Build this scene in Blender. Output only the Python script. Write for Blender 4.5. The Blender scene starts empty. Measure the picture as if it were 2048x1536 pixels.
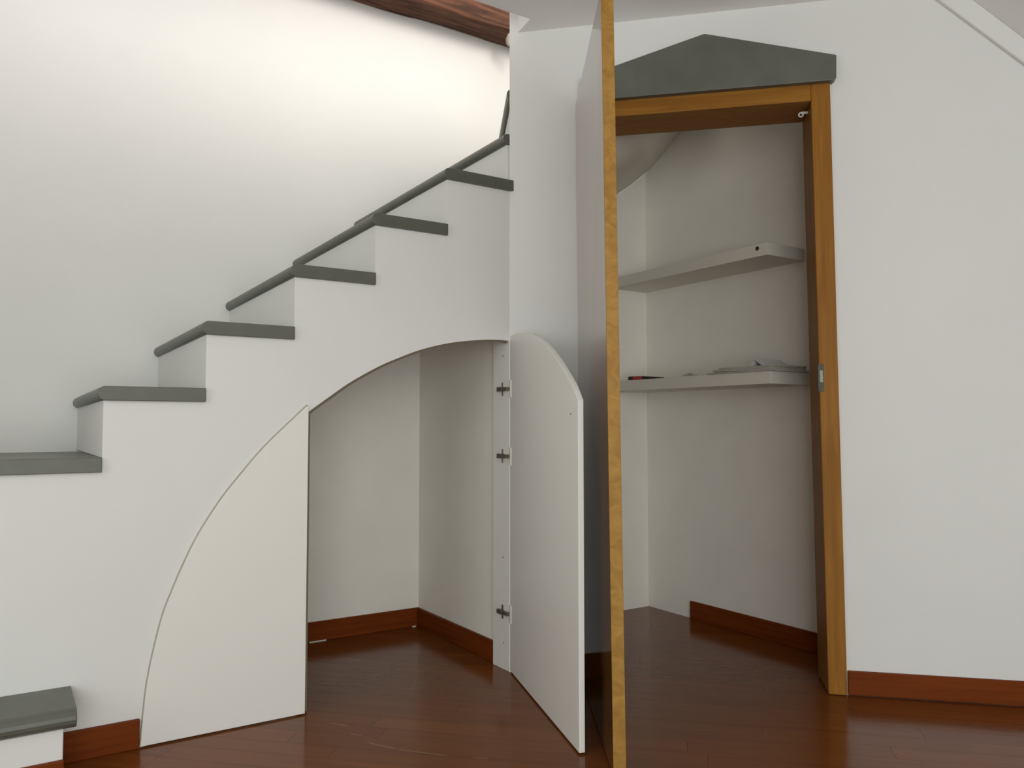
import bpy, bmesh, math, random
import numpy as np
from mathutils import Vector

random.seed(7)
K = 0.92                       # survey units -> metres (eye height 0.92 m)
F_PX, Y_HOR = 1585.0, 846.0    # focal length and horizon in 2048x1536 pixels
PITCH = math.atan((Y_HOR - 768) / F_PX)
scene = bpy.context.scene
coll = scene.collection

# ------------------------------------------------------------------ camera
cam_d = bpy.data.cameras.new('camera')
cam_d.sensor_fit = 'HORIZONTAL'
cam_d.sensor_width = 36.0
cam_d.lens = F_PX / 2048 * 36.0
cam_d.clip_start = 0.02
cam = bpy.data.objects.new('camera', cam_d)
cam.location = (0, 0, K)
cam.rotation_euler = (math.pi / 2 + PITCH, 0, 0)
coll.objects.link(cam)
scene.camera = cam

# ------------------------------------------------------------------ world, lights, exposure
world = bpy.data.worlds.new('world')
scene.world = world
world.use_nodes = True
world.node_tree.nodes['Background'].inputs[0].default_value = (0.75, 0.85, 1.0, 1)
world.node_tree.nodes['Background'].inputs[1].default_value = 0.6

def area_light(name, loc, target, sx, sy, power, col):
    d = bpy.data.lights.new(name, 'AREA')
    d.shape = 'RECTANGLE'
    d.size, d.size_y = sx, sy
    d.energy = power
    d.color = col
    o = bpy.data.objects.new(name, d)
    o.location = loc
    o.rotation_euler = (Vector(target) - Vector(loc)).to_track_quat('-Z', 'Z').to_euler()
    coll.objects.link(o)
    return o

# daylight through the big window behind the camera, and through a window of the upper floor facing the stairwell wall
area_light('window_daylight', (0.90, -1.75, 1.16), (0.75, 3, 2.1), 2.8, 2.1, 84, (0.955, 1.0, 0.975))
area_light('side_window_daylight', (-2.14, 0.30, 1.40), (0.5, 1.6, 1.4), 1.15, 1.2, 13, (0.98, 1.0, 0.95))
area_light('upper_window_daylight', (0.98, 1.72, 3.58), (-0.15, 3.85, 2.6), 1.5, 1.0, 58, (1.0, 0.925, 0.83))

scene.view_settings.view_transform = 'Standard'
scene.view_settings.look = 'None'
scene.view_settings.gamma = 1.0
scene.view_settings.use_curve_mapping = False
scene.view_settings.exposure = 0.0

# ------------------------------------------------------------------ geometry helpers
V = lambda *a: np.array(a, dtype=float)
EYE = V(0, 0, 1.0)

def ray(x, y):
    d = ((x - 1024) / F_PX, 1.0, -(y - 768) / F_PX)
    c, s = math.cos(PITCH), math.sin(PITCH)
    return V(d[0], c * d[1] - s * d[2], s * d[1] + c * d[2])

def at_z(x, y, z=0.0):
    r = ray(x, y)
    return EYE + r * ((z - 1.0) / r[2])

def on_plane(x, y, p, n):
    r = ray(x, y)
    return EYE + r * (np.dot(p - EYE, n) / np.dot(r, n))

C = at_z(1019, 1344)                       # foot of the corner where the stair wall meets the door wall
a = math.radians(57.0)
D1 = V(math.sin(a), math.cos(a), 0)        # along the stair wall, to the right
NS = V(math.cos(a), -math.sin(a), 0)       # stair wall normal, towards the room
b = math.radians(102.0)
DR = V(math.sin(b), math.cos(b), 0)        # along the door wall, to the right
NR = V(math.cos(b), -math.sin(b), 0)       # door wall normal, towards the room
Z = V(0, 0, 1)
PS = lambda u, off, z: C + u * D1 + off * NS + z * Z
PR = lambda u, off, z: C + u * DR + off * NR + z * Z
onS = lambda x, y, off=0.0: on_plane(x, y, C + NS * off, NS)
onR = lambda x, y, off=0.0: on_plane(x, y, C + NR * off, NR)
su = lambda p: (float(np.dot(p - C, D1)), float(np.dot(p - C, NS)), float(p[2]))
ru = lambda p: (float(np.dot(p - C, DR)), float(np.dot(p - C, NR)), float(p[2]))

ORG = {}

def link(o, parent, org):
    coll.objects.link(o)
    ORG[o.name] = org
    if parent is not None:
        o.parent = parent
        o.location = org - ORG[parent.name]
    else:
        o.location = org

def empty(name, p):
    o = bpy.data.objects.new(name, None)
    o.empty_display_size = 0.1
    link(o, None, Vector(V(*p) * K))
    return o

def mesh(name, verts, faces, mat, parent=None, bevel=0.0, smooth=False, seg=2):
    vs = np.array([np.array(v, dtype=float) for v in verts]) * K
    org = V((vs[:, 0].min() + vs[:, 0].max()) / 2, (vs[:, 1].min() + vs[:, 1].max()) / 2, vs[:, 2].min())
    me = bpy.data.meshes.new(name)
    me.from_pydata([tuple(v - org) for v in vs], [], [tuple(f) for f in faces])
    me.validate()
    bm = bmesh.new()
    bm.from_mesh(me)
    bmesh.ops.recalc_face_normals(bm, faces=bm.faces)
    if bevel:
        es = [e for e in bm.edges if len(e.link_faces) == 2 and e.calc_face_angle(0) > 0.6]
        bmesh.ops.bevel(bm, geom=es, offset=bevel * K, segments=seg, profile=0.5, affect='EDGES', clamp_overlap=True)
    if smooth:
        for f in bm.faces:
            f.smooth = True
    bm.to_mesh(me)
    bm.free()
    me.materials.append(mat)
    o = bpy.data.objects.new(name, me)
    link(o, parent, Vector(org))
    return o

def prism(poly, ext):
    n = len(poly)
    vs = list(poly) + [p + ext for p in poly]
    fs = [tuple(range(n)), tuple(range(2 * n - 1, n - 1, -1))]
    for i in range(n):
        j = (i + 1) % n
        fs.append((i, j, n + j, n + i))
    return vs, fs

def boxvf(fn, u, v, w):
    """box from a frame function fn(u, v, w) and three (lo, hi) ranges"""
    vs = [fn(x, y, z) for x in u for y in v for z in w]
    fs = [(0, 1, 3, 2), (4, 6, 7, 5), (0, 4, 5, 1), (2, 3, 7, 6), (0, 2, 6, 4), (1, 5, 7, 3)]
    return vs, fs

def merge(*vfs):
    vs, fs = [], []
    for v, f in vfs:
        k = len(vs)
        vs += list(v)
        fs += [tuple(i + k for i in q) for q in f]
    return vs, fs

def cyl(p, q, r, n=12):
    p, q = V(*p), V(*q)
    d = (q - p) / np.linalg.norm(q - p)
    h = V(1, 0, 0) if abs(d[0]) < 0.8 else V(0, 1, 0)
    e1 = np.cross(d, h); e1 /= np.linalg.norm(e1)
    e2 = np.cross(d, e1)
    poly = [p + r * (math.cos(2 * math.pi * i / n) * e1 + math.sin(2 * math.pi * i / n) * e2) for i in range(n)]
    return prism(poly, q - p)

def tag(o, label, cat, group=None, kind=None):
    o['label'] = label
    o['category'] = cat
    if group:
        o['group'] = group
    if kind:
        o['kind'] = kind
    return o

# ------------------------------------------------------------------ materials
def new_mat(name):
    m = bpy.data.materials.new(name)
    m.use_nodes = True
    nt = m.node_tree
    return m, nt, nt.nodes['Principled BSDF']

def plain(name, col, rough=0.6, spec=0.5, metal=0.0, var=0.0, vscale=6.0, bump=0.0, bscale=120.0, coat=0.0, coords='Object'):
    m, nt, p = new_mat(name)
    p.inputs['Base Color'].default_value = (*col, 1)
    p.inputs['Roughness'].default_value = rough
    p.inputs['Specular IOR Level'].default_value = spec
    p.inputs['Metallic'].default_value = metal
    p.inputs['Coat Weight'].default_value = coat
    tc = nt.nodes.new('ShaderNodeTexCoord')
    if var:
        n = nt.nodes.new('ShaderNodeTexNoise')
        n.inputs['Scale'].default_value = vscale
        n.inputs['Detail'].default_value = 6
        nt.links.new(tc.outputs[coords], n.inputs['Vector'])
        r = nt.nodes.new('ShaderNodeValToRGB')
        r.color_ramp.elements[0].position = 0.3
        r.color_ramp.elements[1].position = 0.7
        r.color_ramp.elements[0].color = (*[c * (1 - var) for c in col], 1)
        r.color_ramp.elements[1].color = (*[min(1, c * (1 + var)) for c in col], 1)
        nt.links.new(n.outputs['Fac'], r.inputs['Fac'])
        nt.links.new(r.outputs['Color'], p.inputs['Base Color'])
    if bump:
        n2 = nt.nodes.new('ShaderNodeTexNoise')
        n2.inputs['Scale'].default_value = bscale
        n2.inputs['Detail'].default_value = 4
        nt.links.new(tc.outputs[coords], n2.inputs['Vector'])
        bp = nt.nodes.new('ShaderNodeBump')
        bp.inputs['Strength'].default_value = bump
        bp.inputs['Distance'].default_value = 0.002
        nt.links.new(n2.outputs['Fac'], bp.inputs['Height'])
        nt.links.new(bp.outputs['Normal'], p.inputs['Normal'])
    return m

def wood(name, c1, c2, scale, rough=0.35, coat=0.0, rot=(0, 0, 0), per_obj=0.0, detail=8, dist=0.6, lo=0.32, hi=0.68, spec=0.5, coat_rough=0.1, bump=0.0):
    m, nt, p = new_mat(name)
    tc = nt.nodes.new('ShaderNodeTexCoord')
    mp = nt.nodes.new('ShaderNodeMapping')
    mp.vector_type = 'TEXTURE'
    mp.inputs['Scale'].default_value = tuple(1.0 / c for c in scale)
    mp.inputs['Rotation'].default_value = rot
    nt.links.new(tc.outputs['Object'], mp.inputs['Vector'])
    n = nt.nodes.new('ShaderNodeTexNoise')
    n.inputs['Scale'].default_value = 1.0
    n.inputs['Detail'].default_value = detail
    n.inputs['Distortion'].default_value = dist
    vec = mp.outputs['Vector']
    if per_obj:
        oi = nt.nodes.new('ShaderNodeObjectInfo')
        ml = nt.nodes.new('ShaderNodeMath'); ml.operation = 'MULTIPLY'; ml.inputs[1].default_value = 37.0
        nt.links.new(oi.outputs['Random'], ml.inputs[0])
        ad = nt.nodes.new('ShaderNodeVectorMath'); ad.operation = 'ADD'
        nt.links.new(vec, ad.inputs[0]); nt.links.new(ml.outputs[0], ad.inputs[1])
        vec = ad.outputs[0]
    nt.links.new(vec, n.inputs['Vector'])
    r = nt.nodes.new('ShaderNodeValToRGB')
    r.color_ramp.elements[0].position = lo
    r.color_ramp.elements[1].position = hi
    r.color_ramp.elements[0].color = (*c1, 1)
    r.color_ramp.elements[1].color = (*c2, 1)
    nt.links.new(n.outputs['Fac'], r.inputs['Fac'])
    out = r.outputs['Color']
    if per_obj:
        hs = nt.nodes.new('ShaderNodeHueSaturation')
        mr = nt.nodes.new('ShaderNodeMapRange')
        mr.inputs['To Min'].default_value = 1 - per_obj
        mr.inputs['To Max'].default_value = 1 + per_obj
        nt.links.new(oi.outputs['Random'], mr.inputs['Value'])
        nt.links.new(mr.outputs[0], hs.inputs['Value'])
        nt.links.new(out, hs.inputs['Color'])
        out = hs.outputs['Color']
    nt.links.new(out, p.inputs['Base Color'])
    p.inputs['Roughness'].default_value = rough
    p.inputs['Specular IOR Level'].default_value = spec
    p.inputs['Coat Weight'].default_value = coat
    p.inputs['Coat Roughness'].default_value = coat_rough
    if bump:
        bp = nt.nodes.new('ShaderNodeBump')
        bp.inputs['Strength'].default_value = bump
        bp.inputs['Distance'].default_value = 0.004
        nt.links.new(n.outputs['Fac'], bp.inputs['Height'])
        nt.links.new(bp.outputs['Normal'], p.inputs['Normal'])
    return m, nt, p, out

M_WALL = plain('white_plaster', (0.80, 0.795, 0.775), 0.9, 0.2, var=0.012, vscale=3, bump=0.12, bscale=60)
M_WALL_IN = plain('scuffed_white_plaster', (0.88, 0.84, 0.765), 0.9, 0.2, var=0.03, vscale=4, bump=0.12, bscale=60)  # scuffs, plus bounced light put into a warmer, lighter base colour
M_CEIL = plain('ceiling_paint', (0.90, 0.89, 0.87), 0.92, 0.2)
M_LEAF = plain('ivory_laminate', (0.84, 0.825, 0.775), 0.42, 0.4)
M_STONE = plain('grey_slate', (0.118, 0.122, 0.099), 0.42, 0.5, var=0.12, vscale=9, bump=0.1, bscale=90)
M_METAL = plain('dull_nickel', (0.42, 0.39, 0.34), 0.35, metal=0.9)
M_METAL_DARK = plain('dark_hinge_metal', (0.16, 0.14, 0.11), 0.45, metal=0.6)
M_STEEL = plain('scuffed_steel', (0.26, 0.27, 0.22), 0.5, metal=0.3, var=0.4, vscale=150)
M_FLANGE = plain('bright_nickel', (0.92, 0.88, 0.78), 0.35, metal=0.1)
M_SHELF = plain('ivory_shelf_laminate', (0.72, 0.685, 0.60), 0.6, 0.3)
M_STRIKE = plain('worn_steel', (0.085, 0.085, 0.055), 0.6, metal=0.3, var=0.3, vscale=90)
M_WHITE_METAL = plain('white_enamel', (0.75, 0.74, 0.68), 0.4)
M_BLACK = plain('black_plastic', (0.012, 0.011, 0.010), 0.4)
M_RED = plain('red_plastic', (0.45, 0.03, 0.03), 0.4)
M_HOLE = plain('dark_hole', (0.02, 0.018, 0.014), 0.9)
M_PAPER = plain('greyish_newsprint', (0.42, 0.40, 0.34), 0.85, var=0.15, vscale=40)
M_PAPER2 = plain('pale_printed_paper', (0.58, 0.57, 0.57), 0.85, var=0.08, vscale=120)
M_STOP = plain('raw_board_edge', (0.20, 0.165, 0.105), 0.8)
M_EDGE = plain('tan_arc_strip', (0.47, 0.43, 0.35), 0.7)
M_PATCH = plain('grey_plaster', (0.42, 0.39, 0.33), 0.9, var=0.15, vscale=30)
M_CAULK = plain('white_filler', (0.75, 0.73, 0.68), 0.8)

M_JAMB = wood('golden_oak_varnish_upright', (0.26, 0.105, 0.014), (0.35, 0.155, 0.024), (55, 55, 3.0), 0.5, spec=0.14)[0]
M_HEAD = wood('golden_oak_varnish_lengthwise', (0.26, 0.105, 0.014), (0.35, 0.155, 0.024), (3.0, 55, 55), 0.5, spec=0.14, rot=(0, 0, math.radians(-12)))[0]
M_DOOR = wood('brown_varnish_veneer', (0.15, 0.070, 0.020), (0.21, 0.10, 0.030), (40, 40, 2.5), 0.12, coat=0.6, coat_rough=0.08)[0]
M_LIP = wood('pale_gold_lipping', (0.27, 0.135, 0.026), (0.43, 0.24, 0.055), (22, 22, 26), 0.5, spec=0.15, rot=(0.5, 0.6, 0), dist=1.6, lo=0.25, hi=0.75)[0]
M_BASE = wood('red_brown_skirting', (0.135, 0.026, 0.0025), (0.195, 0.042, 0.0045), (2.5, 30, 60), 0.5, spec=0.12, rot=(0, 0, math.radians(-12)))[0]
M_BASE_S = wood('red_brown_skirting_stair', (0.135, 0.026, 0.0025), (0.195, 0.042, 0.0045), (2.5, 30, 60), 0.5, spec=0.12, rot=(0, 0, math.radians(33)))[0]
M_BASE_N = wood('red_brown_skirting_dark', (0.13, 0.025, 0.003), (0.19, 0.040, 0.005), (2.5, 30, 60), 0.5, spec=0.12, rot=(0, 0, math.radians(-57)))[0]
M_BEAM = wood('old_hewn_timber', (0.030, 0.013, 0.007), (0.19, 0.078, 0.042), (3.0, 40, 40), 0.9, rot=(0, 0, math.radians(33)), detail=12, dist=1.2, lo=0.30, hi=0.72, bump=0.9)[0]

M_FLOOR, ntf, pf, outc = wood('red_brown_parquet', (0.138, 0.039, 0.007), (0.175, 0.050, 0.009), (1.6, 20, 20), 0.17, per_obj=0.07, spec=0.24, detail=3)
# pale drag scratches on the boards
geo = ntf.nodes.new('ShaderNodeNewGeometry')
fac = None
for (x1, y1, x2, y2, wd) in [(660, 1446, 694, 1451, 0.0012), (702, 1468, 722, 1471, 0.0012), (735, 1485, 790, 1497, 0.0014), (798, 1499, 892, 1511, 0.0014), (948, 1515, 976, 1517, 0.001)]:
    p1, p2 = at_z(x1, y1) * K, at_z(x2, y2) * K
    d = p2 - p1
    s1 = ntf.nodes.new('ShaderNodeVectorMath'); s1.operation = 'SUBTRACT'; s1.inputs[1].default_value = p1
    ntf.links.new(geo.outputs['Position'], s1.inputs[0])
    dt = ntf.nodes.new('ShaderNodeVectorMath'); dt.operation = 'DOT_PRODUCT'; dt.inputs[1].default_value = d / np.dot(d, d)
    ntf.links.new(s1.outputs[0], dt.inputs[0])
    cl = ntf.nodes.new('ShaderNodeClamp')
    ntf.links.new(dt.outputs['Value'], cl.inputs['Value'])
    sc = ntf.nodes.new('ShaderNodeVectorMath'); sc.operation = 'SCALE'; sc.inputs[0].default_value = d
    ntf.links.new(cl.outputs[0], sc.inputs['Scale'])
    s2 = ntf.nodes.new('ShaderNodeVectorMath'); s2.operation = 'SUBTRACT'
    ntf.links.new(s1.outputs[0], s2.inputs[0]); ntf.links.new(sc.outputs[0], s2.inputs[1])
    ln = ntf.nodes.new('ShaderNodeVectorMath'); ln.operation = 'LENGTH'
    ntf.links.new(s2.outputs[0], ln.inputs[0])
    mr = ntf.nodes.new('ShaderNodeMapRange')
    mr.inputs['From Min'].default_value = wd * 2.2
    mr.inputs['From Max'].default_value = 0.0
    mr.inputs['To Max'].default_value = 0.5
    ntf.links.new(ln.outputs['Value'], mr.inputs['Value'])
    if fac is None:
        fac = mr.outputs[0]
    else:
        mx = ntf.nodes.new('ShaderNodeMath'); mx.operation = 'MAXIMUM'
        ntf.links.new(fac, mx.inputs[0]); ntf.links.new(mr.outputs[0], mx.inputs[1])
        fac = mx.outputs[0]
mixn = ntf.nodes.new('ShaderNodeMix'); mixn.data_type = 'RGBA'
ntf.links.new(fac, mixn.inputs['Factor'])
ntf.links.new(outc, mixn.inputs['A'])
mixn.inputs['B'].default_value = (0.42, 0.27, 0.15, 1)
ntf.links.new(mixn.outputs['Result'], pf.inputs['Base Color'])

# ------------------------------------------------------------------ room shell
CEIL = 2.628
def struct(name, vf, mat, label, cat, parent=None, bevel=0.0, **k):
    o = mesh(name, vf[0], vf[1], mat, parent, bevel, **k)
    tag(o, label, cat, kind='structure')
    return o

# floor with parquet boards
floor = struct('floor', boxvf(lambda x, y, z: V(x, y, z), (-3.4, 4.6), (-2.9, 6.2), (-0.12, -0.013)), M_FLOOR,
               'glossy red-brown wooden parquet floor', 'floor')
PW, PL_, GAP = 0.0885, 1.02, 0.0004
def plank_vf(s, t, l=PL_):
    return boxvf(lambda x, y, z: PR(x, y, z), (s + GAP / 2, s + l - GAP / 2), (t + GAP / 2, t + PW - GAP / 2), (-0.013, 0.0))
vs, fs = boxvf(lambda x, y, z: V(x, y, z), (GAP / 2, PL_ - GAP / 2), (GAP / 2, PW - GAP / 2), (-0.013, 0.0))
pme = bpy.data.meshes.new('plank')
pme.from_pydata([tuple(v * K) for v in vs], [], fs)
bm = bmesh.new(); bm.from_mesh(pme); bmesh.ops.recalc_face_normals(bm, faces=bm.faces)
bmesh.ops.bevel(bm, geom=[e for e in bm.edges if all(v.co.z > -1e-4 for v in e.verts)], offset=0.0003, segments=1, affect='EDGES')
bm.to_mesh(pme); bm.free()
pme.materials.append(M_FLOOR)
rest = []
n_near = 0
row = 0
t = -2.0
pxmin = lambda p: (1024 + F_PX * p[0] / max(p[1], 0.05))
while t < 5.9:
    s = -5.0 + random.random() * PL_
    while s < 4.5:
        mid = PR(s + PL_ / 2, t + PW / 2, 0)
        ends = [PR(s, t, 0), PR(s + PL_, t, 0)]
        xs = [pxmin(e) for e in ends]
        ok_xy = -3.3 < mid[0] < 4.5 and -2.8 < mid[1] < 6.0
        seen = -1.45 < t < 1.45 and max(xs) > -60 and min(xs) < 2110
        if seen and mid[1] > 3.3 + 0.2 and not (-1.7 < s + PL_ / 2 < 2.1):
            seen = False
        if ok_xy and seen and n_near < 290:
            o = bpy.data.objects.new('plank', pme)
            coll.objects.link(o)
            o.parent = floor
            o.location = Vector(PR(s, t, 0) * K) - ORG['floor']
            # the mesh is drawn with y towards the camera side: mirror-free rotation about z
            o.rotation_euler = (0, 0, math.atan2(DR[1], DR[0]))
            o.location = Vector(PR(s, t + PW, 0) * K) - ORG['floor']
            n_near += 1
        elif ok_xy:
            rest.append(plank_vf(s, t))
        s += PL_
    t += PW
rv = merge(*rest)
far = mesh('plank_field', rv[0], rv[1], M_FLOOR, floor)
far['kind'] = 'stuff'

# stair wall with stepped top and arched cupboard opening
RISER = [-1.483, -1.185, -0.894, -0.594, -0.293, 0.0]
ZT = [0.895, 1.114, 1.335, 1.555, 1.779, 2.003, 2.205]
TH = 0.045
arc_left = [(279.6, 1494.2), (288.8, 1395.7), (297.3, 1341), (309.3, 1286.4), (324.7, 1228.3), (341.8, 1183.8), (360.6, 1139.4),
            (386.2, 1085.3), (410, 1044.3), (444.3, 993), (478.5, 950.3), (512.7, 909.3), (543.4, 876.8), (577.6, 844.4), (613.5, 810.2)]
arc_right = [(618, 823), (662.5, 790.9), (696.7, 767), (730.9, 747.1), (765, 729.4), (799.2, 715), (833.4, 702), (867.6, 692.5),
             (901.8, 685.6), (936, 681.5), (970, 679.5), (1004, 680), (1018, 682)]
def smooth_curve(pts, n=5):
    out = []
    P = [np.array(p) for p in pts]
    for i in range(len(P) - 1):
        p0, p1, p2, p3 = P[max(i - 1, 0)], P[i], P[i + 1], P[min(i + 2, len(P) - 1)]
        for k in range(n):
            t_ = k / n
            out.append(0.5 * ((2 * p1) + (-p0 + p2) * t_ + (2 * p0 - 5 * p1 + 4 * p2 - p3) * t_ ** 2 + (-p0 + 3 * p1 - 3 * p2 + p3) * t_ ** 3))
    out.append(P[-1])
    return out
AL = [su(onS(*p))[::2] for p in arc_left]
AL[0] = (AL[0][0], 0.0)
AL = [tuple(p) for p in smooth_curve(AL, 4)]
AR = [tuple(p) for p in smooth_curve([su(onS(*p))[::2] for p in arc_right], 4)]
AIN = [(u + 0.012, z) for u, z in AL if 0.02 < z < 0.98]
outline = [(-2.9, 0.0), (AL[0][0] + 0.012, 0.0)] + AIN + [(-0.852, 1.005)] + AR[:-1] + [(0.0, AR[-1][1]), (0.0, ZT[5] - TH)]
for k in range(5, 0, -1):
    outline += [(RISER[k - 1], ZT[k] - TH), (RISER[k - 1], ZT[k - 1] - TH)]
outline += [(-2.9, ZT[0] - TH)]
wall_left = struct('wall_left', prism([PS(u, 0, z) for u, z in outline], -0.012 * NS), M_WALL,
                   'white stepped stair wall with an arched cupboard opening', 'wall')

# stairwell walls
WB = -0.93
struct('wall_back', boxvf(PS, (-2.9, 2.4), (WB - 0.12, WB), (0, 4.6)), M_WALL, 'bright white stairwell wall behind the steps', 'wall')
struct('wall_stairwell_end', boxvf(PS, (2.1, 2.2), (WB, 0.9), (1.9, 4.6)), M_WALL, 'white end wall of the upper stairwell', 'wall')
struct('wall_stairwell_start', boxvf(PS, (-3.02, -2.9), (WB - 0.12, 0.3), (0, 4.6)), M_WALL, 'white end wall at the foot of the stairs', 'wall')
struct('ceiling_upper', boxvf(PS, (-3.0, 2.3), (WB - 0.1, 2.6), (4.6, 4.7)), M_CEIL, 'white upper ceiling above the stairwell', 'ceiling')

# door wall, three pieces round the doorway
OPL, OPR, OPT = 0.365, 1.236, 2.252
LIN = 0.20
vf = merge(boxvf(PR, (0.0, OPL), (-0.10, 0), (0, 2.9)), boxvf(PR, (OPL, OPR), (-LIN, 0), (OPT, 2.9)), boxvf(PR, (OPR, 4.2), (-LIN, 0), (0, 2.9)),
           boxvf(PR, (0.15, OPL), (-LIN, -0.10), (0, 2.9)))
struct('wall_right', vf, M_WALL, 'white angled wall around the wooden doorway', 'wall')

# ceiling slab with its cut edge beside the stairwell, and the slope at the right
E1 = at_z(1060, 38, CEIL)
u_e, off_e, _ = su(E1)
Rk = PR(0.036, 0.0, CEIL)
U_SL = 1.690
poly = [Rk, E1, PS(-2.9, off_e, CEIL), PS(-2.9, 0.3, CEIL) * V(1, 0, 1) + V(0, -2.9, 0), PR(U_SL, 0, 0) * 0 + V(2.9, -2.9, CEIL),
        PR(U_SL, 5.0, CEIL), PR(U_SL, 0.0, CEIL)]
poly[4] = PR(U_SL, 5.9, CEIL)
poly = poly[:5] + [PR(U_SL, 0.0, CEIL)]
struct('ceiling', prism(poly, 0.26 * Z), M_CEIL, 'flat white ceiling cut open beside the stairs', 'ceiling')
sl = lambda u, off, h: PR(u, off, CEIL - (u - U_SL) * 0.985 + h)
struct('ceiling_slope', boxvf(sl, (U_SL, 3.35), (-0.05, 6.0), (0, 0.12)), M_CEIL, 'greyish ceiling sloping down to the right', 'ceiling')
struct('wall_side', boxvf(PR, (3.30, 3.42), (0, 6.0), (0, 1.2)), M_WALL, 'low white wall under the sloping ceiling', 'wall')
# diagonal board under the slope
q = [ru(onR(1880, 0, 0.02)), ru(onR(2048, 125, 0.02)), ru(onR(2048, 86, 0.02)), ru(onR(1935, 0, 0.02))]
def ext(p, r, t_):
    return (p[0] + (r[0] - p[0]) * t_, p[2] + (r[2] - p[2]) * t_)
lowA, lowB = ext(q[0], q[1], -0.25), ext(q[0], q[1], 3.0)
topA, topB = (U_SL - 0.012, CEIL), None
dz = 0.985
topB = (lowB[0] + 0.05, CEIL - (lowB[0] + 0.05 - U_SL) * dz)
topA = (U_SL, CEIL)
struct('trim_2', prism([PR(*[p[0], 0.0, p[1]]) for p in (lowA, lowB, topB, topA)], 0.02 * NR), M_WALL,
       'white diagonal board where the wall meets the sloping ceiling', 'trim', bevel=0.004)

# walls behind the camera, with the window the daylight comes through
XYZ = lambda x, y, z: V(x, y, z)
struct('wall_rear', merge(boxvf(XYZ, (-2.6, -0.56), (-2.15, -2.0), (0, 2.628)), boxvf(XYZ, (2.52, 4.6), (-2.15, -2.0), (0, 2.628)),
                          boxvf(XYZ, (-0.56, 2.52), (-2.15, -2.0), (2.42, 2.628))), M_WALL, 'white rear wall with a tall window opening', 'wall')
pL = PS(-2.9, 0.3, 0)
xa, xb, ye = pL[0] - 0.12, pL[0], pL[1] - 0.05
struct('wall_far_left', merge(boxvf(XYZ, (xa, xb), (-2.15, -0.35), (0, 2.628)), boxvf(XYZ, (xa, xb), (1.0, ye), (0, 2.628)),
                              boxvf(XYZ, (xa, xb), (-0.35, 1.0), (0, 0.82)), boxvf(XYZ, (xa, xb), (-0.35, 1.0), (2.22, 2.628))), M_WALL, 'white left wall of the room with a window opening', 'wall')

# cupboard interior
CB = -0.868
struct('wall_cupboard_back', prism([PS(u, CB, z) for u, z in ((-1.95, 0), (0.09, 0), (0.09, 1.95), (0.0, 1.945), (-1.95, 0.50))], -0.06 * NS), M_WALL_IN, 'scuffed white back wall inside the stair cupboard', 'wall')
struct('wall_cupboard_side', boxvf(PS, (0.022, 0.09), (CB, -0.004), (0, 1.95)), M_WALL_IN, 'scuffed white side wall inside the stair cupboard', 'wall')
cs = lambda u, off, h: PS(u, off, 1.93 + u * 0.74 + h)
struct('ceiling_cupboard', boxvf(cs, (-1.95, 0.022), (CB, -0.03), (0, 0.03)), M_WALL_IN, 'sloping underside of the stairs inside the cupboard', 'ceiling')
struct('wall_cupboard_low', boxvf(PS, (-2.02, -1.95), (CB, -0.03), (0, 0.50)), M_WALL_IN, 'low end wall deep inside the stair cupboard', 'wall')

# closet behind the door
UC, OFC = 1.262, -0.552
u_far, o_far, _ = su(PR(2.4, -LIN, 0))
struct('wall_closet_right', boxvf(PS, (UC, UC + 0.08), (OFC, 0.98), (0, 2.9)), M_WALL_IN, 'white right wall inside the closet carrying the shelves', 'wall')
# curved soffit: the curve where it meets the closet walls, carried level towards the door wall
cur = []
for x, y in [(1225, 396), (1240, 385), (1255, 375.5), (1272, 363)]:
    cur.append(on_plane(x, y, C + OFC * NS, NS))
for x, y in [(1290, 347.5), (1305, 333), (1321, 315), (1337, 296), (1350, 280), (1362, 265), (1385, 236), (1410, 205), (1440, 165)]:
    cur.append(on_plane(x, y, C + UC * D1, D1))
s0 = su(cur[0]); s1 = su(cur[1])
sl0 = (s1[2] - s0[2]) / (s1[0] - s0[0])
first = [PS(u, OFC, s0[2] + (u - s0[0]) * sl0 * 0.8) for u in (0.10, 0.5, 0.8)]
cur = first + cur
cur = [np.array(p) for p in smooth_curve(cur, 3)]
top = []
for p in cur:
    uu, oo, zz = ru(p)
    p = p + 0.008 * NR
    top.append((p, PR(uu, -LIN - 0.002 if uu > 0.15 else -0.1, zz)))
cl_top = [su(p) for p in cur if abs(su(p)[1] - OFC) < 0.02]
cl_poly = [(UC + 0.08, 0.0), (0.09, 0.0), (0.09, cl_top[0][2])] + [(q_[0], q_[2]) for q_ in cl_top[1:] if q_[0] < UC - 0.01] + [(UC, cl_top[-1][2]), (UC + 0.08, cl_top[-1][2])]
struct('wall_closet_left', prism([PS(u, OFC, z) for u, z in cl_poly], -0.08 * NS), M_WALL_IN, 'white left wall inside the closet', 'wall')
vs, fs = [], []
for p, q_ in top:
    vs += [p, q_, p + 0.03 * Z, q_ + 0.03 * Z]
for i in range(len(top) - 1):
    k = 4 * i
    fs += [(k, k + 4, k + 5, k + 1), (k + 2, k + 3, k + 7, k + 6), (k, k + 2, k + 6, k + 4), (k + 1, k + 5, k + 7, k + 3)]
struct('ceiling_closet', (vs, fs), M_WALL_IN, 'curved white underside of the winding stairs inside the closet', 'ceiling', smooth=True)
struct('ceiling_closet_flat', boxvf(PS, (0.95, UC + 0.08), (OFC, 1.0), (2.86, 2.9)), M_WALL_IN, 'flat top of the closet behind the door wall', 'ceiling')

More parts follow.
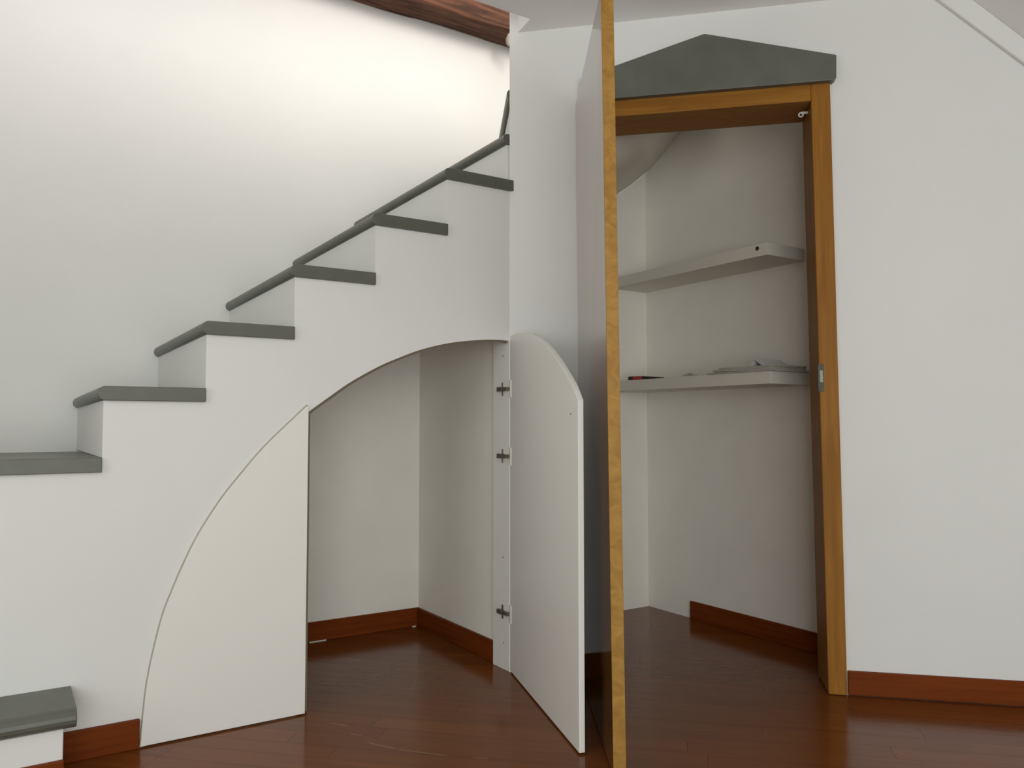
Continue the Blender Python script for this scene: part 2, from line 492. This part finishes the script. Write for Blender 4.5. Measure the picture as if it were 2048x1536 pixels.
# ------------------------------------------------------------------ skirting boards
BH, BT = 0.089, 0.014
struct('baseboard_left', boxvf(PS, (-1.578, AL[0][0] - 0.003), (0, BT), (0, BH)), M_BASE_S, 'red-brown wooden skirting between first step and arched leaf', 'baseboard', bevel=0.003)
struct('baseboard_right', boxvf(PR, (1.276, 3.3), (0, BT), (0.003, BH)), M_BASE, 'long red-brown wooden skirting right of the doorway', 'baseboard', bevel=0.003)
struct('baseboard_middle', boxvf(PR, (0.01, 0.318), (0, BT), (0, BH)), M_BASE, 'shaded red-brown skirting between cupboard and doorway', 'baseboard', bevel=0.003)
bb = struct('baseboard_cupboard_back', boxvf(PS, (-1.95, 0.022), (CB, CB + BT), (0.0, BH)), M_BASE_S, 'red-brown skirting along the cupboard back wall', 'baseboard', bevel=0.003)
struct('baseboard_cupboard_side', boxvf(PS, (0.022 - BT, 0.022), (CB + BT, -0.128), (0, BH)), M_BASE_N, 'dark red-brown skirting along the cupboard side wall', 'baseboard', bevel=0.003)
struct('baseboard_closet', boxvf(PS, (UC - BT, UC), (-0.231, 0.96), (0, BH)), M_BASE_N, 'dark red-brown skirting inside the closet', 'baseboard', bevel=0.003)
for (x1, x2) in ((618, 652), (824, 831)):
    a1, a2 = su(on_plane(x1, 1283, C + (CB + BT) * NS, NS))[0], su(on_plane(x2, 1276, C + (CB + BT) * NS, NS))[0]
    cvf = boxvf(PS, (a1, a2), (CB + BT, CB + BT + 0.005), (0, 0.004))
    mesh('filler_line', cvf[0], cvf[1], M_CAULK, bb)

# ------------------------------------------------------------------ doorway: frame, stone pediment, door leaf
frame = empty('trim_1', PR(0.79, 0, 0))
tag(frame, 'golden varnished wooden door frame with deep lining', 'door frame', kind='structure')
PRD = 0.018
zt, zi = 2.296, 2.231
def lean_box(pts_bottom, pts_top):
    vs = list(pts_bottom) + list(pts_top)
    n = len(pts_bottom)
    fs = [tuple(range(n - 1, -1, -1)), tuple(range(n, 2 * n))] + [(i, (i + 1) % n, n + (i + 1) % n, n + i) for i in range(n)]
    return vs, fs
def jamb_section(z, x_out, x_in):
    return [PR(x_out, 0.0, z), PR(x_out, PRD, z), PR(x_in, PRD, z), PR(x_in, -LIN - 0.004, z), PR(x_in + (0.045 if x_out > x_in else -0.045), -LIN - 0.004, z),
            PR(x_in + (0.045 if x_out > x_in else -0.045), 0.0, z)]
ob = ru(onR(1695, 1388, PRD))[0]; ot = ru(onR(1660, 168, PRD))[0]
ib = ru(onR(1657, 1384, PRD))[0]; it = ru(onR(1622, 205, PRD))[0]
vf = lean_box(jamb_section(0.002, ob, ib), jamb_section(zt, ot, it))
jr = mesh('jamb', vf[0], vf[1], M_JAMB, frame, bevel=0.003)
mirror = lambda u: 2 * 0.79 - u
vf = lean_box(jamb_section(0.002, mirror(ot), mirror(it)), jamb_section(zt, mirror(ot), mirror(it)))
mesh('jamb', vf[0], vf[1], M_JAMB, frame, bevel=0.003)
hd = [PR(mirror(it), 0.0, zt), PR(mirror(it), PRD, zt), PR(mirror(it), PRD, zi), PR(mirror(it), -LIN - 0.004, zi), PR(mirror(it), -LIN - 0.004, zi + 0.02), PR(mirror(it), 0.0, zi + 0.02)]
vf = prism(hd, DR * (it - mirror(it)))
mesh('head', vf[0], vf[1], M_HEAD, frame, bevel=0.002)
# strike plate let into the right jamb
z0, z1 = ru(onR(1648, 783, PRD))[2], ru(onR(1637, 728, PRD))[2]
ust = ru(onR(1642, 755, PRD))[0]
um = it + (ib - it) * (1 - 1.17 / 2.23)
vf = merge(boxvf(PR, (um - 0.004, um + 0.017), (PRD, PRD + 0.002), (z0, z1)), boxvf(PR, (um - 0.004, um - 0.001), (PRD - 0.022, PRD), (z0, z1)))
sp = mesh('strike_plate', vf[0], vf[1], M_STRIKE, jr, bevel=0.0006)
sp['label'] = 'worn grey steel strike plate'
vf = boxvf(PR, (um + 0.002, um + 0.013), (PRD + 0.002, PRD + 0.0028), (z0 + 0.035, z1 - 0.025))
mesh('latch_slot', vf[0], vf[1], M_STEEL, sp)
# little white catch in the top corner
pc = PR(it - 0.001, -0.055, zi - 0.012)
vf = merge(boxvf(lambda u, o_, z: PR(u, o_, z), (it - 0.026, it), (-0.062, -0.056), (zi - 0.020, zi - 0.011)))
ring = []
for k in range(16):
    an = 2 * math.pi * k / 16
    for j in range(6):
        bj = 2 * math.pi * j / 6
        rr = 0.008 + 0.003 * math.cos(bj)
        ring.append(PR(it - 0.026 + rr * math.cos(an), -0.059 + 0.003 * math.sin(bj), zi - 0.022 + rr * math.sin(an)))
rf = [(6 * k + j, 6 * k + (j + 1) % 6, 6 * ((k + 1) % 16) + (j + 1) % 6, 6 * ((k + 1) % 16) + j) for k in range(16) for j in range(6)]
vf = merge(vf, (ring, rf))
mesh('catch', vf[0], vf[1], M_WHITE_METAL, jr)['label'] = 'small white metal catch'

PO = 0.045
g = lambda x, y: ru(onR(x, y, PO))
pr_, prb, prc, ap = g(1673, 109), g(1673, 155), g(1667, 166), g(1408, 67)
mid = (ap[0] + (pr_[0] + mirror(pr_[0])) / 2) / 2
mir2 = lambda u: 2 * mid - u
zc = (prc[2] + g(1232, 190)[2]) / 2
pp = [(prc[0], zc), (prb[0], prb[2]), (pr_[0], pr_[2]), (mid, ap[2]), (mir2(pr_[0]), pr_[2]), (mir2(prb[0]), prb[2]), (mir2(prc[0]), zc)]
ped = mesh('door_pediment', *prism([PR(u, 0.0, z) for u, z in pp], PO * NR), M_STONE, None, bevel=0.003)
tag(ped, 'grey stone gable-shaped pediment slab above the wooden doorway', 'pediment')

# the open door leaf
zb, zl = 0.008, 2.28
Lb = [V(0.2705, 3.13, zb), V(0.2850, 2.275, zb)]
Lt = [V(0.2560, 3.13, zl), V(0.2625, 2.275, zl)]
nth = V(1, 0.012, 0)
thk = 0.0360
door = empty('door_1', V(0.28, 3.13, 0))
tag(door, 'tall glossy brown wooden door standing wide open, seen edge-on', 'door', kind='structure')
def leaf_part(k0, k1):
    bq = [Lb[0] + (Lb[1] - Lb[0]) * k0, Lb[0] + (Lb[1] - Lb[0]) * k1]
    tq = [Lt[0] + (Lt[1] - Lt[0]) * k0, Lt[0] + (Lt[1] - Lt[0]) * k1]
    return lean_box([bq[0], bq[1], bq[1] + nth * thk, bq[0] + nth * thk], [tq[0], tq[1], tq[1] + nth * thk, tq[0] + nth * thk])
vf = leaf_part(0.0, 0.992)
mesh('door_panel', vf[0], vf[1], M_DOOR, door)
vf = leaf_part(0.992, 1.0)
mesh('edge_lipping', vf[0], vf[1], M_LIP, door, bevel=0.0012)['label'] = 'pale golden wood lipping on the door edge'
for zh in (0.28, 1.15, 2.02):
    hx = 0.2705 + (0.256 - 0.2705) * zh / 2.28 + thk * 0.6
    vf = merge(cyl((hx + 0.012, 3.145, zh - 0.04), (hx + 0.012, 3.145, zh + 0.04), 0.008), cyl((hx + 0.012, 3.13, zh), (hx + 0.020, 3.175, zh), 0.005))
    mesh('hinge', vf[0], vf[1], M_METAL, door, smooth=False)

# ------------------------------------------------------------------ staircase
st = empty('staircase', PS(-1.0, -0.5, 0))
tag(st, 'straight white staircase with grey slate treads turning behind the door wall', 'staircase')
SIDE = 0.014
def bull_profile(u0, u1, zt_, th=TH, n=8):
    r = th / 2
    pts = [(u1, zt_ - th), (u1, zt_)]
    for i in range(n + 1):
        an = math.pi / 2 + math.pi * i / n
        pts.append((u0 + r + r * math.cos(an), zt_ - r + r * math.sin(an)))
    return pts
for k in range(6):
    u0 = RISER[k - 1] - 0.018 if k else -2.55
    u1 = RISER[k] + (0.0 if k == 5 else -0.001) + (0.012 if k == 5 else 0.0)
    drop = 0.010
    pts = bull_profile(u0, u1, ZT[k])
    vf = prism([PS(u, SIDE, z) for u, z in pts], (WB - SIDE) * NS - drop * Z)
    t_o = mesh('tread', vf[0], vf[1], M_STONE, st, bevel=0.002)
for k in range(5):
    vf = boxvf(PS, (RISER[k], RISER[k] + 0.03), (WB, -0.0005), (ZT[k] - 0.0105, ZT[k + 1] - TH))
    vf = boxvf(PS, (RISER[k], RISER[k] + 0.03), (WB, -0.012), (ZT[k] - 0.001, ZT[k + 1] - TH - 0.0002))
    mesh('riser', vf[0], vf[1], M_WALL, st)
# seventh tread and its riser at the corner, then the first winder behind the door wall
pts = bull_profile(-0.022, 0.42, ZT[6])
vf = prism([PS(u, -0.012, z) for u, z in pts], (WB + 0.012) * NS - 0.010 * Z)
mesh('tread', vf[0], vf[1], M_STONE, st, bevel=0.002)
vf = boxvf(PS, (0.0, 0.03), (WB, -0.02), (ZT[5] - 0.001, ZT[6] - TH))
mesh('riser', vf[0], vf[1], M_WALL, st)
Z8 = 2.445
wa, wb = at_z(1021, 172, Z8), at_z(1003, 268, Z8)
wd = (wb - wa) / np.linalg.norm(wb - wa)
tB = (np.dot(C + WB * NS - wa, NS)) / np.dot(wd, NS)
wn = V(wd[1], -wd[0], 0)
pr8 = []
for i in range(9):
    an = math.pi / 2 + math.pi * i / 8
    pr8.append((TH / 2 + TH / 2 * math.cos(an), Z8 - TH / 2 + TH / 2 * math.sin(an)))
pr8 = [(0.5, Z8 - TH), (0.5, Z8)] + pr8
base = wa + wd * 0.03 - wn * 0.014
vf = prism([V(base[0], base[1], 0) + wn * (q_[0]) + V(0, 0, q_[1]) for q_ in pr8], wd * (tB - 0.03))
mesh('tread', vf[0], vf[1], M_STONE, st, bevel=0.002)
vf = prism([V(base[0], base[1], 0) + wn * s_ + V(0, 0, z_) for s_, z_ in ((0.022, ZT[6] - 0.001), (0.05, ZT[6] - 0.001), (0.05, Z8 - TH), (0.022, Z8 - TH))], wd * (tB - 0.03))
mesh('riser', vf[0], vf[1], M_WALL, st)
# first step standing out in front of the stair wall
pts = [(0.0, 0.221 - 0.052), (0.0, 0.221)]
for i in range(9):
    an = math.pi / 2 - math.pi * i / 8
    pts.append((0.236 - 0.026 + 0.026 * math.cos(an), 0.221 - 0.026 + 0.026 * math.sin(an)))
vf = prism([PS(-2.85, o_, z) for o_, z in pts], (2.85 - 1.551) * D1)
mesh('tread', vf[0], vf[1], M_STONE, st, bevel=0.002)
vf = boxvf(PS, (-2.85, -1.581), (0.0, 0.214), (0, 0.221 - 0.052))
mesh('step_body', vf[0], vf[1], M_WALL, st, bevel=0.003)
vf = boxvf(PS, (-2.85, -1.579), (0.214, 0.214 + BT), (0, BH))
struct('baseboard_step', vf, M_BASE_S, 'red-brown skirting on the front of the first step', 'baseboard', bevel=0.003)

# ------------------------------------------------------------------ old beam over the stairwell
zb_ = su(on_plane(864, 45, C + WB * NS, NS))[2]
bmv, bmf = [], []
NX, NSEG = 260, 14
from mathutils import noise as mnoise
sect = []
for e in range(4):
    for k in range(NSEG):
        f_ = k / NSEG
        sect.append([(f_, 0.0), (1.0, f_), (1 - f_, 1.0), (0.0, 1 - f_)][e])
NT = len(sect)
for i in range(NX + 1):
    u = -1.6 + 3.2 * i / NX
    for (oo, zz) in sect:
        q_ = Vector((u * 1.6, oo * 2.2, zz * 3.0))
        big = mnoise.noise(q_) * 0.010
        fib = mnoise.fractal(Vector((u * 3.0, oo * 22, zz * 26)), 0.9, 2.1, 5) * 0.007
        crack = -0.016 * max(0.0, 1 - abs(zz - 0.62 - 0.05 * math.sin(u * 3.1)) / 0.035) * (mnoise.noise(Vector((u * 1.3, 5, 2))) > -0.1)
        crack += -0.010 * max(0.0, 1 - abs(zz - 0.30 - 0.04 * math.sin(u * 4.0 + 1)) / 0.03) * (mnoise.noise(Vector((u * 1.9, 9, 2))) > 0.0)
        o1 = (oo - 0.5) * (0.94 if zz in (0.0,) else 1.0) + 0.5
        d_ = big + fib
        bmv.append(PS(u, WB + 0.004 + 0.17 * o1 + (d_ + crack if oo > 0.6 else 0.0), zb_ - 0.012 + 0.27 * zz + (d_ * 0.7 if zz < 0.2 else 0.0)))
for i in range(NX):
    for j in range(NT):
        k0, k1 = i * NT + j, i * NT + (j + 1) % NT
        bmf.append((k0, k1, k1 + NT, k0 + NT))
bmf += [tuple(range(NT)), tuple(range(NX * NT + NT - 1, NX * NT - 1, -1))]
beam = mesh('ceiling_beam', bmv, bmf, M_BEAM, None, smooth=True)
pp_ = on_plane(1018, 80, C + (WB + 0.15) * NS, NS)
pv, pf_ = [], []
for i in range(9):
    for j in range(14):
        th, ph = math.pi * i / 8, 2 * math.pi * j / 14
        n_ = 1 + 0.25 * mnoise.noise(Vector((math.cos(ph) * 1.5 + 3, math.sin(ph) * 1.5, th)))
        pv.append(pp_ + (D1 * (0.018 * math.sin(th) * math.cos(ph)) + NS * (0.020 * math.sin(th) * math.sin(ph)) + Z * (0.034 * math.cos(th))) * n_)
for i in range(8):
    for j in range(14):
        pf_.append((i * 14 + j, i * 14 + (j + 1) % 14, (i + 1) * 14 + (j + 1) % 14, (i + 1) * 14 + j))
mesh('plaster_patch', pv, pf_, M_PATCH, beam, smooth=True)['label'] = 'whitish plaster lump at the beam end'
tag(beam, 'rough dark brown old timber beam across the stairwell wall', 'beam')

# ------------------------------------------------------------------ arched cupboard doors
cup_shut = empty('cupboard_door', PS(-1.1, 0, 0))
tag(cup_shut, 'closed ivory cupboard leaf with a curved left edge, set in the stair wall', 'cupboard door', 'arched leaves of the stair cupboard')
pl_ = [(-0.843, 0.005), (-0.843, AL[-1][1])] + [(u, max(z, 0.005)) for u, z in reversed(AL[:-1])]
vf = prism([PS(u, 0.0005, z) for u, z in pl_], 0.012 * NS)
shut_leaf = mesh('leaf', vf[0], vf[1], M_LEAF, cup_shut, bevel=0.0012)
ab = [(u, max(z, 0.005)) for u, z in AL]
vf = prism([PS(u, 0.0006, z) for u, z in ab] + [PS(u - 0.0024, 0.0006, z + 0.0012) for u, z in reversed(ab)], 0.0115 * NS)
mesh('arc_strip', vf[0], vf[1], M_EDGE, shut_leaf)  # narrow tan strip following the curved side of the closed leaf

hp = V(*(C + 0.002 * D1))
fp = at_z(1158.5, 1510.5)
dl = fp - hp
WL = float(np.linalg.norm(dl))
dl = dl / WL
nl = V(-dl[1], dl[0], 0)
if nl[0] < 0:
    nl = -nl                              # away from the visible face
top_px = [(1019, 672), (1034, 667.5), (1047, 666), (1058, 666), (1068, 669.5), (1081, 679), (1097, 696), (1112, 715.5), (1128, 741), (1144, 770), (1160.5, 799.5)]
cup_open = empty('cupboard_door', hp)
tag(cup_open, 'open ivory cupboard leaf with a curved top, swung out on three hinges', 'cupboard door', 'arched leaves of the stair cupboard')
tops = []
for x, y in top_px:
    p = on_plane(x, y, hp, nl)
    tops.append((float(np.dot(p - hp, dl)), float(p[2])))
tops[0] = (0.001, tops[0][1])
tops[-1] = (WL, tops[-1][1])
tops = [tuple(p) for p in smooth_curve(tops, 4)]
PLf = lambda s_, o_, z: hp + dl * s_ + nl * o_ + z * Z
poly = [(WL, 0.006), (0.001, 0.006)] + tops
vf = prism([PLf(s_, 0, z) for s_, z in poly], 0.0185 * nl)
leaf2 = mesh('leaf', vf[0], vf[1], M_LEAF, cup_open, bevel=0.0012)
p = on_plane(1141.5, 828, hp, nl)
sh = float(np.dot(p - hp, dl))
vf = cyl(PLf(sh, -0.0006, p[2]), PLf(sh, 0.004, p[2]), 0.0028)
mesh('screw_hole', vf[0], vf[1], M_HOLE, leaf2)
# hinge post
post = struct('trim_3', boxvf(PS, (0.0, 0.021), (-0.127, -0.002), (0.0, 1.42)), M_LEAF, 'narrow white hinge post at the cupboard opening', 'trim', bevel=0.001)
def on_post(x, y):
    return su(on_plane(x, y, C, D1))
for x, y in ((1006, 712), (1006, 1114.5), (1007, 1285.5)):
    u_, o_, z_ = on_post(x, y)
    vf = cyl(PS(-0.0006, o_, z_), PS(0.003, o_, z_), 0.0028)
    mesh('screw_hole', vf[0], vf[1], M_HOLE, post)
for yc in (778.5, 912, 1224):
    u_, o_, z_ = on_post(1009, yc)
    arm_v = merge(boxvf(PS, (-0.017, -0.003), (o_ - 0.036, o_ + 0.004), (z_ - 0.009, z_ + 0.009)),
                  lean_box([PS(-0.015, o_ + 0.004, z_ - 0.007), PS(-0.004, o_ + 0.004, z_ - 0.007), PS(-0.002, 0.003, z_ - 0.007), PS(-0.018, 0.003, z_ - 0.007)],
                           [PS(-0.015, o_ + 0.004, z_ + 0.007), PS(-0.004, o_ + 0.004, z_ + 0.007), PS(-0.002, 0.003, z_ + 0.007), PS(-0.018, 0.003, z_ + 0.007)]))
    hg = mesh('hinge', arm_v[0], arm_v[1], M_METAL_DARK, cup_open, bevel=0.0015)
    hg['label'] = 'dark metal concealed hinge'
    vf = merge(boxvf(PS, (-0.004, 0.0), (o_ - 0.017, o_ - 0.004), (z_ - 0.028, z_ + 0.028)))
    mesh('base_plate', vf[0], vf[1], M_METAL, hg, bevel=0.001)
    vf = boxvf(PLf, (0.004, 0.024), (-0.004, 0.0), (z_ - 0.036, z_ + 0.036))
    mesh('flange', vf[0], vf[1], M_FLANGE, hg, bevel=0.001)
# raw-edged stop behind the leaves, following the arch and the meeting edge
inner = [(-0.8285, 0.004)]
ins = []
for i, (u, z) in enumerate(AR):
    p0, p1 = AR[max(i - 1, 0)], AR[min(i + 1, len(AR) - 1)]
    tx, tz = p1[0] - p0[0], p1[1] - p0[1]
    L_ = math.hypot(tx, tz)
    w_ = 0.0055 + 0.011 * abs(tz) / L_
    ins.append((max(u + tz / L_ * w_, -0.8285), z - tx / L_ * w_))
outer = [(-0.862, 0.004)] + [(u - 0.02, z + 0.02) for u, z in AR]
outer[1] = (-0.862, AR[0][1] + 0.02)
ring_v, ring_f = [], []
inn = inner + ins
for (ui, zi_), (uo, zo) in zip(inn, outer):
    for o_ in (-0.0125, -0.026):
        ring_v += [PS(ui, o_, zi_), PS(uo, o_, zo)]
for i in range(len(inn) - 1):
    k = 4 * i
    ring_f += [(k, k + 1, k + 5, k + 4), (k + 2, k + 6, k + 7, k + 3), (k, k + 4, k + 6, k + 2), (k + 1, k + 3, k + 7, k + 5)]
e = 4 * (len(inn) - 1)
ring_f += [(0, 2, 3, 1), (e, e + 1, e + 3, e + 2)]
struct('trim_4', (ring_v, ring_f), M_STOP, 'thin brown stop strip lining the cupboard arch', 'trim')

# ------------------------------------------------------------------ closet shelves and what lies on them
def shelf(zbot, u0, off1, label):
    s = empty('wall_shelf', PS(1.13, 0, zbot))
    tag(s, label, 'shelf', 'thick white shelves in the closet')
    vf = boxvf(PS, (u0, UC), (OFC, off1), (zbot, zbot + 0.054))
    mesh('board', vf[0], vf[1], M_SHELF, s, bevel=0.001)
    return s
zs1 = su(on_plane(1613, 521.6, C + UC * D1, D1))[2]
zs2 = su(on_plane(1613, 771, C + UC * D1, D1))[2]
c1 = su(at_z(1534.7, 508.8, zs1)); c2 = su(at_z(1540.6, 767, zs2))
sh1 = shelf(zs1, c1[0], c1[1], 'thick white closet shelf, empty, with a black hole in its edge')
sh2 = shelf(zs2, c2[0], c2[1], 'thick white closet shelf holding newspapers and a small tool')
hq = su(on_plane(1514.5, 497, C + c1[0] * D1, D1))
vf = cyl(PS(c1[0] - 0.0008, hq[1], hq[2]), PS(c1[0] + 0.01, hq[1], hq[2]), 0.0095, 16)
mesh('bore_hole', vf[0], vf[1], M_HOLE, sh1)
ZS = zs2 + 0.054
US = c2[0]
onF = lambda x, y: su(on_plane(x, y, C + (US + 0.012) * D1, D1))     # just behind the front edge
# tapered tool
oa, ob_, = onF(1258, 756)[1], onF(1325, 754)[1]
tool = empty('hand_tool', PS(US + 0.02, oa, ZS))
tag(tool, 'small tapered black tool with a red band on the shelf edge', 'tool')
def tool_piece(name, f0, f1, h0, h1, mat):
    x0, x1 = oa + (ob_ - oa) * f0, oa + (ob_ - oa) * f1
    vs = []
    for x_, h_ in ((x0, h0), (x1, h1)):
        for uu in (US + 0.006, US + 0.006 + 0.018):
            for zz in (0.0, h_):
                vs.append(PS(uu, x_, ZS + 0.0005 + zz))
    fs = [(0, 1, 3, 2), (4, 6, 7, 5), (0, 4, 5, 1), (2, 3, 7, 6), (0, 2, 6, 4), (1, 5, 7, 3)]
    mesh(name, vs, fs, mat, tool, bevel=0.0012)
tool_piece('butt', 0.0, 0.14, 0.0195, 0.019, M_BLACK)
tool_piece('red_band', 0.14, 0.42, 0.019, 0.017, M_RED)
tool_piece('blade', 0.42, 1.0, 0.017, 0.005, M_BLACK)
# crumpled scrap
sa, sb = onF(1365, 745)[1], onF(1389, 750)[1]
random.seed(11)
gv, gf = [], []
for i in range(6):
    for j in range(4):
        gv.append(PS(US + 0.006 + 0.012 * j + random.uniform(-0.003, 0.003), sa + (sb - sa) * i / 5 + random.uniform(-0.004, 0.004),
                     ZS + 0.002 + (0.014 if 1 < i < 5 else 0.004) * random.random() + 0.0008 * j))
n_ = len(gv)
gv += [v + V(0, 0, 0.0035) for v in gv]
for i in range(5):
    for j in range(3):
        k = i * 4 + j
        gf += [(k, k + 1, k + 5, k + 4), (n_ + k, n_ + k + 4, n_ + k + 5, n_ + k + 1)]
edge = [i * 4 for i in range(6)] + [21, 22, 23] + [i * 4 + 3 for i in range(4, -1, -1)] + [2, 1]
for i in range(len(edge)):
    a_, b_ = edge[i], edge[(i + 1) % len(edge)]
    gf.append((a_, b_, n_ + b_, n_ + a_))
scrap = mesh('paper_scrap', gv, gf, M_PAPER)
tag(scrap, 'small crumpled grey paper scrap on the shelf edge', 'paper')
# newspapers
news = empty('newspaper_pile', PS(US + 0.12, c2[1] - 0.15, ZS))
tag(news, 'flat pile of folded grey newspapers on the closet shelf', 'newspapers')
n0 = onF(1418, 748)[1]; n1_ = onF(1430, 741)[1]; n2_ = onF(1440, 738)[1]
for k, (o0, o1, ua, ub, h) in enumerate(((n0, c2[1] + 0.012, US - 0.004, US + 0.245, 0.007), (n1_, c2[1] + 0.010, US - 0.002, US + 0.225, 0.010), (n2_, c2[1] + 0.006, US + 0.004, US + 0.235, 0.008))):
    zz = ZS + 0.0005 + sum((0.007, 0.010, 0.008)[:k])
    nx = 12
    vs, fs = [], []
    for i in range(nx + 1):
        f_ = i / nx
        o_ = o0 + (o1 - o0) * f_
        w_ = 0.002 * math.sin(f_ * 5 + k) * (k > 0) + 0.0012 * k * math.sin(f_ * 3.1)
        for uu in (ua, ub):
            vs += [PS(uu, o_, zz + max(w_, 0)), PS(uu, o_, zz + max(w_, 0) + h)]
    for i in range(nx):
        q0 = 4 * i
        fs += [(q0, q0 + 4, q0 + 5, q0 + 1), (q0 + 2, q0 + 3, q0 + 7, q0 + 6), (q0, q0 + 2, q0 + 6, q0 + 4), (q0 + 1, q0 + 5, q0 + 7, q0 + 3)]
    e = 4 * nx
    fs += [(0, 1, 3, 2), (e, e + 2, e + 3, e + 1)]
    mesh('newspaper', vs, fs, M_PAPER, news)
ZN = ZS + 0.0275
f0, f1 = onF(1502, 733)[1], onF(1530, 716)[1]
# folded sheet lying like a little tent: ridge runs towards the wall side
rx = (f0 + onF(1518, 733)[1]) / 2
fv = []
prof = [(f0 - 0.004, 0.0), (rx - 0.004, 0.027), (rx + 0.034, 0.0)]
for uu, sh_ in ((US + 0.012, 0.0), (US + 0.15, 0.0)):
    for (o_, h_) in prof:
        fv.append(PS(uu, o_ + (0.03 if uu > US + 0.1 else 0), ZN + h_))
fv = [fv[0], fv[1], fv[2], fv[3], fv[4], fv[5]]
up = [v + 0.0022 * Z for v in fv]
ff = [(0, 1, 4, 3), (1, 2, 5, 4), (6, 9, 10, 7), (7, 10, 11, 8), (0, 6, 7, 1), (1, 7, 8, 2), (3, 4, 10, 9), (4, 5, 11, 10), (0, 3, 9, 6), (2, 8, 11, 5)]
fold = mesh('folded_paper', fv + up, ff, M_PAPER2)
tag(fold, 'pale folded leaflet propped like a tent on the newspapers', 'paper')
